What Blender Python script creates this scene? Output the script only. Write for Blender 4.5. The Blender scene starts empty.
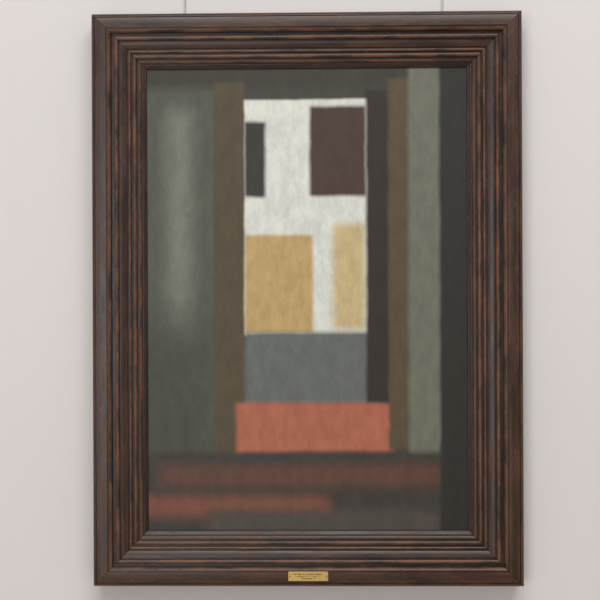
import bpy, bmesh, math, random
from mathutils import Vector, Quaternion
random.seed(3)
sc = bpy.context.scene
COL = sc.collection
sc.view_settings.view_transform = 'Standard'
S = 0.00222          # metres per photo pixel on the front of the frame
Z0 = 1.55            # height of the picture centre
GAP = 0.008          # frame hangs this far off the wall

def srgb(r, g, b):
    def f(c):
        c /= 255.0
        return c/12.92 if c <= 0.04045 else ((c+0.055)/1.055)**2.4
    return (f(r), f(g), f(b), 1)

# ------------------------------------------------------------------ node helpers
def new_mat(name):
    m = bpy.data.materials.new(name); m.use_nodes = True
    nt = m.node_tree
    return m, nt, nt.nodes['Principled BSDF']
def nd(nt, t, **kw):
    n = nt.nodes.new(t)
    for k, v in kw.items(): setattr(n, k, v)
    return n
def put(nt, sock, v):
    if hasattr(v, 'is_output'): nt.links.new(v, sock)
    else: sock.default_value = v
def math_n(nt, op, a, b=None):
    n = nd(nt, 'ShaderNodeMath', operation=op)
    put(nt, n.inputs[0], a)
    if b is not None: put(nt, n.inputs[1], b)
    return n.outputs[0]
def mix(nt, fac, a, b, mode='MIX'):
    n = nd(nt, 'ShaderNodeMix', data_type='RGBA', blend_type=mode)
    put(nt, n.inputs[0], fac); put(nt, n.inputs[6], a); put(nt, n.inputs[7], b)
    return n.outputs[2]
def noise(nt, vec, scale, detail=4, rough=0.55):
    n = nd(nt, 'ShaderNodeTexNoise')
    put(nt, n.inputs['Vector'], vec)
    n.inputs['Scale'].default_value = scale; n.inputs['Detail'].default_value = detail
    n.inputs['Roughness'].default_value = rough
    return n
def mapping(nt, vec, scale):
    n = nd(nt, 'ShaderNodeMapping'); put(nt, n.inputs[0], vec)
    n.inputs['Scale'].default_value = scale
    return n.outputs[0]
def maprange(nt, v, a, b, c=0.0, d=1.0, smooth=True):
    n = nd(nt, 'ShaderNodeMapRange', interpolation_type='SMOOTHSTEP' if smooth else 'LINEAR')
    put(nt, n.inputs[0], v)
    for i, x in zip((1, 2, 3, 4), (a, b, c, d)): n.inputs[i].default_value = x
    return n.outputs[0]
def bump(nt, h, strength, dist):
    n = nd(nt, 'ShaderNodeBump'); n.inputs['Strength'].default_value = strength
    n.inputs['Distance'].default_value = dist
    put(nt, n.inputs['Height'], h)
    return n.outputs[0]

# ------------------------------------------------------------------ materials
def wall_mat():
    m, nt, b = new_mat('gallery_wall_paint')
    tc = nd(nt, 'ShaderNodeTexCoord')
    n = noise(nt, tc.outputs['Object'], 1.3, 3)
    c = mix(nt, n.outputs[0], srgb(210, 205, 203.5), srgb(216, 210.5, 208))
    put(nt, b.inputs['Base Color'], c)
    b.inputs['Roughness'].default_value = 0.9
    b.inputs['Specular IOR Level'].default_value = 0.2
    f = noise(nt, tc.outputs['Object'], 160, 3)
    put(nt, b.inputs['Normal'], bump(nt, f.outputs[0], 0.08, 0.002))
    return m
def floor_mat():
    m, nt, b = new_mat('parquet')
    tc = nd(nt, 'ShaderNodeTexCoord')
    br = nd(nt, 'ShaderNodeTexBrick'); put(nt, br.inputs['Vector'], tc.outputs['Object'])
    br.inputs['Color1'].default_value = srgb(176, 162, 148); br.inputs['Color2'].default_value = srgb(160, 146, 132)
    br.inputs['Mortar'].default_value = srgb(96, 82, 70); br.inputs['Scale'].default_value = 4
    br.inputs['Mortar Size'].default_value = 0.006
    put(nt, b.inputs['Base Color'], br.outputs[0]); b.inputs['Roughness'].default_value = 0.45
    return m
def frame_mat(name, dark, mid, light, amount, rough):
    m, nt, b = new_mat(name)
    uv = nd(nt, 'ShaderNodeUVMap', uv_map='grain')
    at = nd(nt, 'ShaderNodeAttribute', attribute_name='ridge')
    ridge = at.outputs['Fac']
    g1 = noise(nt, mapping(nt, uv.outputs[0], (6, 80, 1)), 1.0, 5, 0.62)      # soft streaks
    g2 = noise(nt, mapping(nt, uv.outputs[0], (60, 480, 1)), 1.0, 5, 0.6)     # fine grain
    g3 = noise(nt, mapping(nt, uv.outputs[0], (11, 26, 1)), 1.0, 6, 0.68)     # wear patches
    g4 = noise(nt, mapping(nt, uv.outputs[0], (120, 260, 1)), 1.0, 3, 0.6)    # nicks and scuffs
    c = mix(nt, maprange(nt, g1.outputs[0], 0.30, 0.70), dark, mid)
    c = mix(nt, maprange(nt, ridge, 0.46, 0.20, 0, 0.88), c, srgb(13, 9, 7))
    wr = math_n(nt, 'MULTIPLY', maprange(nt, ridge, 0.51, 0.86), maprange(nt, g3.outputs[0], 0.36, 0.62))
    wr = math_n(nt, 'MULTIPLY', wr, maprange(nt, g2.outputs[0], 0.3, 0.6, 0.45, 0.85))
    w = math_n(nt, 'MULTIPLY', maprange(nt, g2.outputs[0], 0.46, 0.69), maprange(nt, g3.outputs[0], 0.42, 0.64))
    w = math_n(nt, 'MAXIMUM', math_n(nt, 'MULTIPLY', w, amount), wr)
    c = mix(nt, w, c, light)
    c = mix(nt, maprange(nt, g4.outputs[0], 0.66, 0.74, 0, 0.7), c, srgb(142, 102, 74))
    put(nt, b.inputs['Base Color'], c)
    put(nt, b.inputs['Roughness'], maprange(nt, g3.outputs[0], 0.3, 0.7, rough-0.05, rough+0.10))
    b.inputs['Specular IOR Level'].default_value = 0.40
    put(nt, b.inputs['Normal'], bump(nt, g2.outputs[0], 0.2, 0.001))
    return m
def metal_mat(name, col, rough, metal=0.75, bumpy=0.1):
    m, nt, b = new_mat(name)
    tc = nd(nt, 'ShaderNodeTexCoord')
    n = noise(nt, tc.outputs['Object'], 220, 3)
    c = mix(nt, n.outputs[0], tuple(x*0.7 for x in col[:3])+(1,), col)
    put(nt, b.inputs['Base Color'], c)
    b.inputs['Metallic'].default_value = metal; b.inputs['Roughness'].default_value = rough
    put(nt, b.inputs['Normal'], bump(nt, n.outputs[0], bumpy, 0.001))
    return m
def plain_mat(name, col, rough):
    m, nt, b = new_mat(name)
    tc = nd(nt, 'ShaderNodeTexCoord')
    n = noise(nt, tc.outputs['Object'], 90, 2)
    put(nt, b.inputs['Base Color'], mix(nt, n.outputs[0], tuple(x*0.8 for x in col[:3])+(1,), col))
    b.inputs['Roughness'].default_value = rough
    return m

# plain stand-in for the artwork: brushed colour fields in the picture's own palette
# (x0, x1, y0, y1 in px from the canvas' top-left corner, edge softness, colour)
FIELDS = [
    (-40, 70, -40, 500, 4, (80, 83, 72)),
    (-40, 360, -40, 20, 9, (58, 55, 46)),
    (20, 44, 40, 310, 14, (116, 118, 104)),
    (-60, 70, 250, 500, 40, (68, 70, 60)),
    (66, 97, 14, 395, 3, (80, 70, 50)),
    (97, 222, 31, 268, 2, (212, 213, 204)),
    (97, 165, 167, 266, 3, (184, 155, 102)),
    (185, 217, 156, 262, 7, (192, 172, 124)),
    (97, 118, 53, 129, 3, (52, 50, 44)),
    (162, 218, 38, 128, 3, (70, 52, 42)),
    (97, 236, 265, 338, 4, (98, 101, 98)),
    (88, 244, 336, 386, 4, (168, 98, 75)),
    (218, 242, 22, 336, 3, (46, 39, 30)),
    (240, 262, 10, 384, 3, (86, 72, 50)),
    (260, 294, -40, 392, 4, (106, 108, 94)),
    (-40, 360, 386, 500, 5, (58, 54, 48)),
    (10, 290, 398, 420, 9, (92, 62, 50)),
    (-40, 180, 430, 450, 9, (120, 72, 57)),
    (60, 290, 444, 500, 9, (74, 68, 60)),
    (291, 360, -40, 500, 3, (42, 40, 34)),
]
def canvas_mat():
    m, nt, b = new_mat('oil_paint_colour_fields')
    uv = nd(nt, 'ShaderNodeUVMap', uv_map='px')
    wob = noise(nt, mapping(nt, uv.outputs[0], (0.03, 0.03, 1)), 1.0, 2)
    sub = nd(nt, 'ShaderNodeVectorMath', operation='SUBTRACT'); put(nt, sub.inputs[0], wob.outputs[1]); sub.inputs[1].default_value = (.5, .5, .5)
    scl = nd(nt, 'ShaderNodeVectorMath', operation='SCALE'); put(nt, scl.inputs[0], sub.outputs[0]); scl.inputs['Scale'].default_value = 3.0
    add = nd(nt, 'ShaderNodeVectorMath', operation='ADD'); put(nt, add.inputs[0], uv.outputs[0]); put(nt, add.inputs[1], scl.outputs[0])
    sep = nd(nt, 'ShaderNodeSeparateXYZ'); put(nt, sep.inputs[0], add.outputs[0])
    x, y = sep.outputs[0], sep.outputs[1]
    c = srgb(64, 62, 53)
    for x0, x1, y0, y1, e, rgb in FIELDS:
        f = math_n(nt, 'MULTIPLY',
                   math_n(nt, 'MULTIPLY', maprange(nt, x, x0-e, x0+e), maprange(nt, x, x1-e, x1+e, 1, 0)),
                   math_n(nt, 'MULTIPLY', maprange(nt, y, y0-e, y0+e), maprange(nt, y, y1-e, y1+e, 1, 0)))
        c = mix(nt, f, c, srgb(*rgb))
    strokes = noise(nt, mapping(nt, uv.outputs[0], (0.09, 0.04, 1)), 1.0, 6, 0.72)
    c = mix(nt, 0.5, c, mix(nt, maprange(nt, strokes.outputs[0], 0.3, 0.7), (0.6, 0.6, 0.6, 1), (1.05, 1.05, 1.03, 1)), 'MULTIPLY')
    put(nt, b.inputs['Base Color'], c)
    b.inputs['Roughness'].default_value = 0.5
    b.inputs['Specular IOR Level'].default_value = 0.3
    w = noise(nt, mapping(nt, uv.outputs[0], (0.7, 0.7, 1)), 1.0, 3)
    put(nt, b.inputs['Normal'], bump(nt, w.outputs[0], 0.12, 0.001))
    return m

M_wall = wall_mat(); M_floor = floor_mat()
M_outer = frame_mat('dark_walnut_worn', srgb(40, 25, 18), srgb(68, 43, 29), srgb(118, 76, 50), 0.5, 0.33)
M_mid = frame_mat('dark_walnut_stepped', srgb(33, 20, 14), srgb(60, 37, 25), srgb(116, 72, 47), 0.5, 0.33)
M_inner = frame_mat('dark_walnut_inner', srgb(34, 21, 14), srgb(66, 41, 27), srgb(112, 70, 45), 0.5, 0.36)
M_brass = metal_mat('aged_brass', srgb(210, 178, 104), 0.36, 0.65, 0.3)
M_screw = metal_mat('dull_brass_screw', srgb(120, 98, 58), 0.45)
M_ink = plain_mat('engraved_black', srgb(44, 35, 22), 0.6)
M_wire = metal_mat('steel_wire', srgb(200, 197, 197), 0.45, 0.25)
M_trim = plain_mat('white_trim_paint', srgb(222, 218, 214), 0.5)
M_canvas = canvas_mat()

# ------------------------------------------------------------------ mesh helpers
def link(name, verts, faces, mat, parent=None, loc=(0, 0, 0)):
    me = bpy.data.meshes.new(name); me.from_pydata(verts, [], faces); me.update()
    me.materials.append(mat)
    o = bpy.data.objects.new(name, me); COL.objects.link(o)
    o.parent = parent; o.location = loc
    return o
def box(v, f, x0, x1, y0, y1, z0, z1):
    i = len(v)
    v += [(x0, y0, z0), (x1, y0, z0), (x1, y1, z0), (x0, y1, z0), (x0, y0, z1), (x1, y0, z1), (x1, y1, z1), (x0, y1, z1)]
    f += [tuple(i+k for k in q) for q in ((0, 3, 2, 1), (4, 5, 6, 7), (0, 1, 5, 4), (1, 2, 6, 5), (2, 3, 7, 6), (3, 0, 4, 7))]
def boxobj(name, b, mat, parent=None):
    v, f = [], []; box(v, f, *b)
    return link(name, v, f, mat, parent)
def tube(v, f, p0, p1, r, n=10):
    p0, p1 = Vector(p0), Vector(p1); q = (p1-p0).to_track_quat('Z', 'Y'); i = len(v)
    for p in (p0, p1):
        for k in range(n):
            a = 2*math.pi*k/n
            v.append(tuple(p + q @ Vector((r*math.cos(a), r*math.sin(a), 0))))
    for k in range(n): f.append((i+k, i+(k+1) % n, i+n+(k+1) % n, i+n+k))
    f.append(tuple(i+k for k in reversed(range(n)))); f.append(tuple(i+n+k for k in range(n)))

# ------------------------------------------------------------------ setting
o = boxobj('wall_back', (-3.2, 3.2, 0, 0.2, 0, 3.4), M_wall); o['kind'] = 'structure'
o = boxobj('floor', (-3.2, 3.2, -6.5, 0.2, -0.1, 0), M_floor); o['kind'] = 'structure'
o = boxobj('baseboard_back', (-3.2, 3.2, -0.02, 0, 0, 0.14), M_trim); o['kind'] = 'structure'
v, f = [], []
box(v, f, -3.2, 3.2, -0.022, 0, 3.02, 3.05); box(v, f, -3.2, 3.2, -0.03, 0, 3.05, 3.07)
o = link('trim_1', v, f, M_trim); o['kind'] = 'structure'

# ------------------------------------------------------------------ framed painting
FX, FZ = (306.9-300)*S, Z0+(300-299.3)*S
HW, HH = 215.7*S, 287.6*S
root = bpy.data.objects.new('framed_painting', None); COL.objects.link(root)
root.location = (FX, -GAP, FZ - HH)
root['label'] = 'large upright oil painting in a wide dark brown moulded wooden frame on the wall'
root['category'] = 'painting'

def arc(d0, h0, d1, h1, bulge, n=7):
    """points from (d0,h0) to (d1,h1) bowed outward by bulge (m)"""
    return [(d0+(d1-d0)*k/n, h0+(h1-h0)*k/n + bulge*4*(k/n)*(1-k/n)) for k in range(n+1)]
# inset in px, height in m
OUTER = [(0, 0), (0, .050)] + arc(0.2, .055, 3.4, .0614, .0014, 5) + [(3.7, .0598), (4.5, .0598)] \
    + arc(4.7, .0630, 14.8, .0643, .0006, 8) + [(15.0, .0616), (15.9, .0614)] + arc(16.1, .0624, 19.2, .0580, .0012, 5) + [(19.4, .0500), (22.4, .0498), (22.4, 0)]
MID = [(22.4, 0), (22.4, .0495), (22.7, .0530)] + arc(22.9, .0538, 26.4, .0520, .0016, 6) + [(26.5, .0466), (28.0, .0464)] \
    + arc(28.2, .0482, 34.4, .0436, .0008, 6) + [(34.5, .0402), (35.5, .0400)] + arc(35.7, .0416, 38.4, .0404, .0012, 5) + [(38.5, .0360), (40.0, .0358), (40.0, 0)]
INNER = [(40.0, 0), (40.0, .0376)] + arc(40.2, .0402, 44.0, .0390, .0018, 6) + [(44.1, .0342), (45.6, .0340)] + arc(45.8, .0354, 48.8, .0326, .0008, 5) \
    + [(48.9, .0300), (49.9, .0298), (52.6, .0268), (53.4, .0262), (53.4, 0)]
FRONT = [(d*S, h) for P in (OUTER, MID, INNER) for d, h in P if h > 0.001]
def h_at(d):
    d = max(0, min(53.4*S, d))
    for (a, ha), (b, hb) in zip(FRONT, FRONT[1:]):
        if a <= d <= b and b > a: return ha+(hb-ha)*(d-a)/(b-a)
    return FRONT[-1][1]
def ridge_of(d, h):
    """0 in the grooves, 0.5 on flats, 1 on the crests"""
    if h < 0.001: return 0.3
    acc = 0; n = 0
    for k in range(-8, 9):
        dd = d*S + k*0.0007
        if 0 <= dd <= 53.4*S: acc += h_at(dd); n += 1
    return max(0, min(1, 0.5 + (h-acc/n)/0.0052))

def corner(side, end, d):
    w, h = HW-d*S, HH-d*S
    return [(-w, -h), (w, -h), (w, h), (-w, h)][(side+end) % 4]
def rail_piece(name, side, prof, mat, parent):
    verts, faces = [], []
    n = len(prof)
    acc = [0.0]
    for i in range(1, n):
        acc.append(acc[-1] + math.hypot((prof[i][0]-prof[i-1][0])*S, prof[i][1]-prof[i-1][1]))
    for end in (0, 1):
        for d, h in prof:
            cx, cz = corner(side, end, d)
            ax, az = corner(side, 1-end, d)
            L = math.hypot(ax-cx, az-cz); g = 0.0004      # hairline of the mitre joint
            verts.append((cx+(ax-cx)/L*g, -h, cz+(az-cz)/L*g+HH))
    for i in range(n):
        j = (i+1) % n
        faces.append((i, n+i, n+j, j))
    faces.append(tuple(range(n))); faces.append(tuple(n+i for i in reversed(range(n))))
    o = link(name, verts, faces, mat, parent)
    uvl = o.data.uv_layers.new(name='grain')
    for poly in o.data.polygons:
        for li in poly.loop_indices:
            vi = o.data.loops[li].vertex_index
            vv = verts[vi]
            along = vv[0] if side in (0, 2) else vv[2]
            uvl.data[li].uv = (along+side*7.31, acc[vi % n] + side*1.7 + prof[0][0]*0.01)
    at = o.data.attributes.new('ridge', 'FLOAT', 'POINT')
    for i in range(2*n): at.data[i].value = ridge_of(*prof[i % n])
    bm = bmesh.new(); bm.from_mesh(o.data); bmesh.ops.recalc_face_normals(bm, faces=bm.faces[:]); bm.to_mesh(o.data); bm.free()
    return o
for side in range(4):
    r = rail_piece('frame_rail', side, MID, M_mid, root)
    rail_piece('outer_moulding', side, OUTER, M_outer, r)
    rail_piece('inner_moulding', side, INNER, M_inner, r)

yF, yB = -0.0225, -0.004
cw, ch = HW-53.4*S-0.0004, HH-53.4*S-0.0004
v, f = [], []
box(v, f, -cw, cw, yF, yB, HH-ch, HH+ch)
can = link('canvas', v, f, M_canvas, root)
uvl = can.data.uv_layers.new(name='px')
for poly in can.data.polygons:
    for li in poly.loop_indices:
        c = v[can.data.loops[li].vertex_index]
        uvl.data[li].uv = ((c[0]+cw)/(2*cw)*318, (HH+ch-c[2])/(2*ch)*464)
can['label'] = 'dark varnished canvas with a pale middle, ochre and terracotta areas'

# brass nameplate
px, pz = 0.2*S, 11.2*S
W2, H2 = 20*S, 4.8*S
yp = -0.0664
ch_ = 0.0008
v, f = [], []
box(v, f, px-W2, px+W2, yp, -0.0640, pz-H2, pz+H2)
i = len(v)
v += [(px-W2, yp, pz-H2), (px+W2, yp, pz-H2), (px+W2, yp, pz+H2), (px-W2, yp, pz+H2),
      (px-W2+ch_, yp-ch_, pz-H2+ch_), (px+W2-ch_, yp-ch_, pz-H2+ch_), (px+W2-ch_, yp-ch_, pz+H2-ch_), (px-W2+ch_, yp-ch_, pz+H2-ch_)]
f += [tuple(i+k for k in q) for q in ((4, 5, 6, 7), (0, 1, 5, 4), (1, 2, 6, 5), (2, 3, 7, 6), (3, 0, 4, 7))]
plate = link('nameplate', v, f, M_brass, root)
plate['label'] = 'small brass nameplate with tiny dark engraving'
yt = yp-ch_
v, f = [], []
for zz, half, hgt in ((2.1, 14.0, 1.3), (0.1, 11.0, 0.9), (-2.2, 8.0, 1.0)):
    x = -half
    while x < half:
        w = random.uniform(0.4, 0.8)
        if random.random() > 0.16:
            box(v, f, px+x*S, px+(x+w)*S, yt-0.00025, yt+0.0002, pz+(zz-hgt/2)*S, pz+(zz+hgt/2)*S)
        x += w+0.5
link('engraving', v, f, M_ink, plate)
for sx in (-1, 1):
    v, f = [], []
    x = px+sx*18.2*S
    tube(v, f, (x, yt+0.0003, pz), (x, yt-0.0006, pz), 0.0014, 14)
    link('screw', v, f, M_screw, plate)

# ------------------------------------------------------------------ hanging wires
for pxx, lab in ((182.5, 'thin grey hanging wire rising from the frame top near its left corner'),
                 (446, 'thin grey hanging wire rising from the frame top near its right corner')):
    x = (pxx-300)*S
    v, f = [], []
    tube(v, f, (x, -0.0060, FZ+HH-0.05), (x, -0.0060, FZ+HH+0.02), 0.0016)
    tube(v, f, (x, -0.0060, FZ+HH+0.02), (x, -0.0236, 3.075), 0.0016)
    o = link('hanging_wire', v, f, M_wire)
    o['label'] = lab; o['category'] = 'wire'; o['group'] = 'picture hanging wires'

# ------------------------------------------------------------------ lights
def area(name, loc, target, sx, sy, power, col):
    l = bpy.data.lights.new(name, 'AREA'); l.shape = 'RECTANGLE'; l.size = sx; l.size_y = sy
    l.energy = power; l.color = col
    o = bpy.data.objects.new(name, l); COL.objects.link(o); o.location = loc
    o.rotation_euler = (Vector(target)-Vector(loc)).to_track_quat('-Z', 'Y').to_euler()
area('skylight', (0.4, -4.2, 5.2), (0, 0, 0.6), 4.6, 2.0, 208, (1, 0.995, 0.985))
area('window_daylight', (-1.8, -6.0, 1.4), (0, 0, 0.8), 2.4, 2.4, 85, (0.97, 0.985, 1.0))
w = bpy.data.worlds.new('gallery_ambient'); sc.world = w; w.use_nodes = True
w.node_tree.nodes['Background'].inputs[0].default_value = (0.98, 0.985, 1.0, 1)
w.node_tree.nodes['Background'].inputs[1].default_value = 0.42

# ------------------------------------------------------------------ camera
cam = bpy.data.cameras.new('camera'); co = bpy.data.objects.new('camera', cam); COL.objects.link(co)
D = 2.6
co.location = (FX+0.036, -0.068-D, Z0)
q = (Vector((0, -0.068, Z0))-co.location).to_track_quat('-Z', 'Y') @ Quaternion((0, 0, 1), -0.0040)
co.rotation_mode = 'QUATERNION'; co.rotation_quaternion = q
cam.sensor_width = 36; cam.lens = 36*D/(600*S)
sc.camera = co
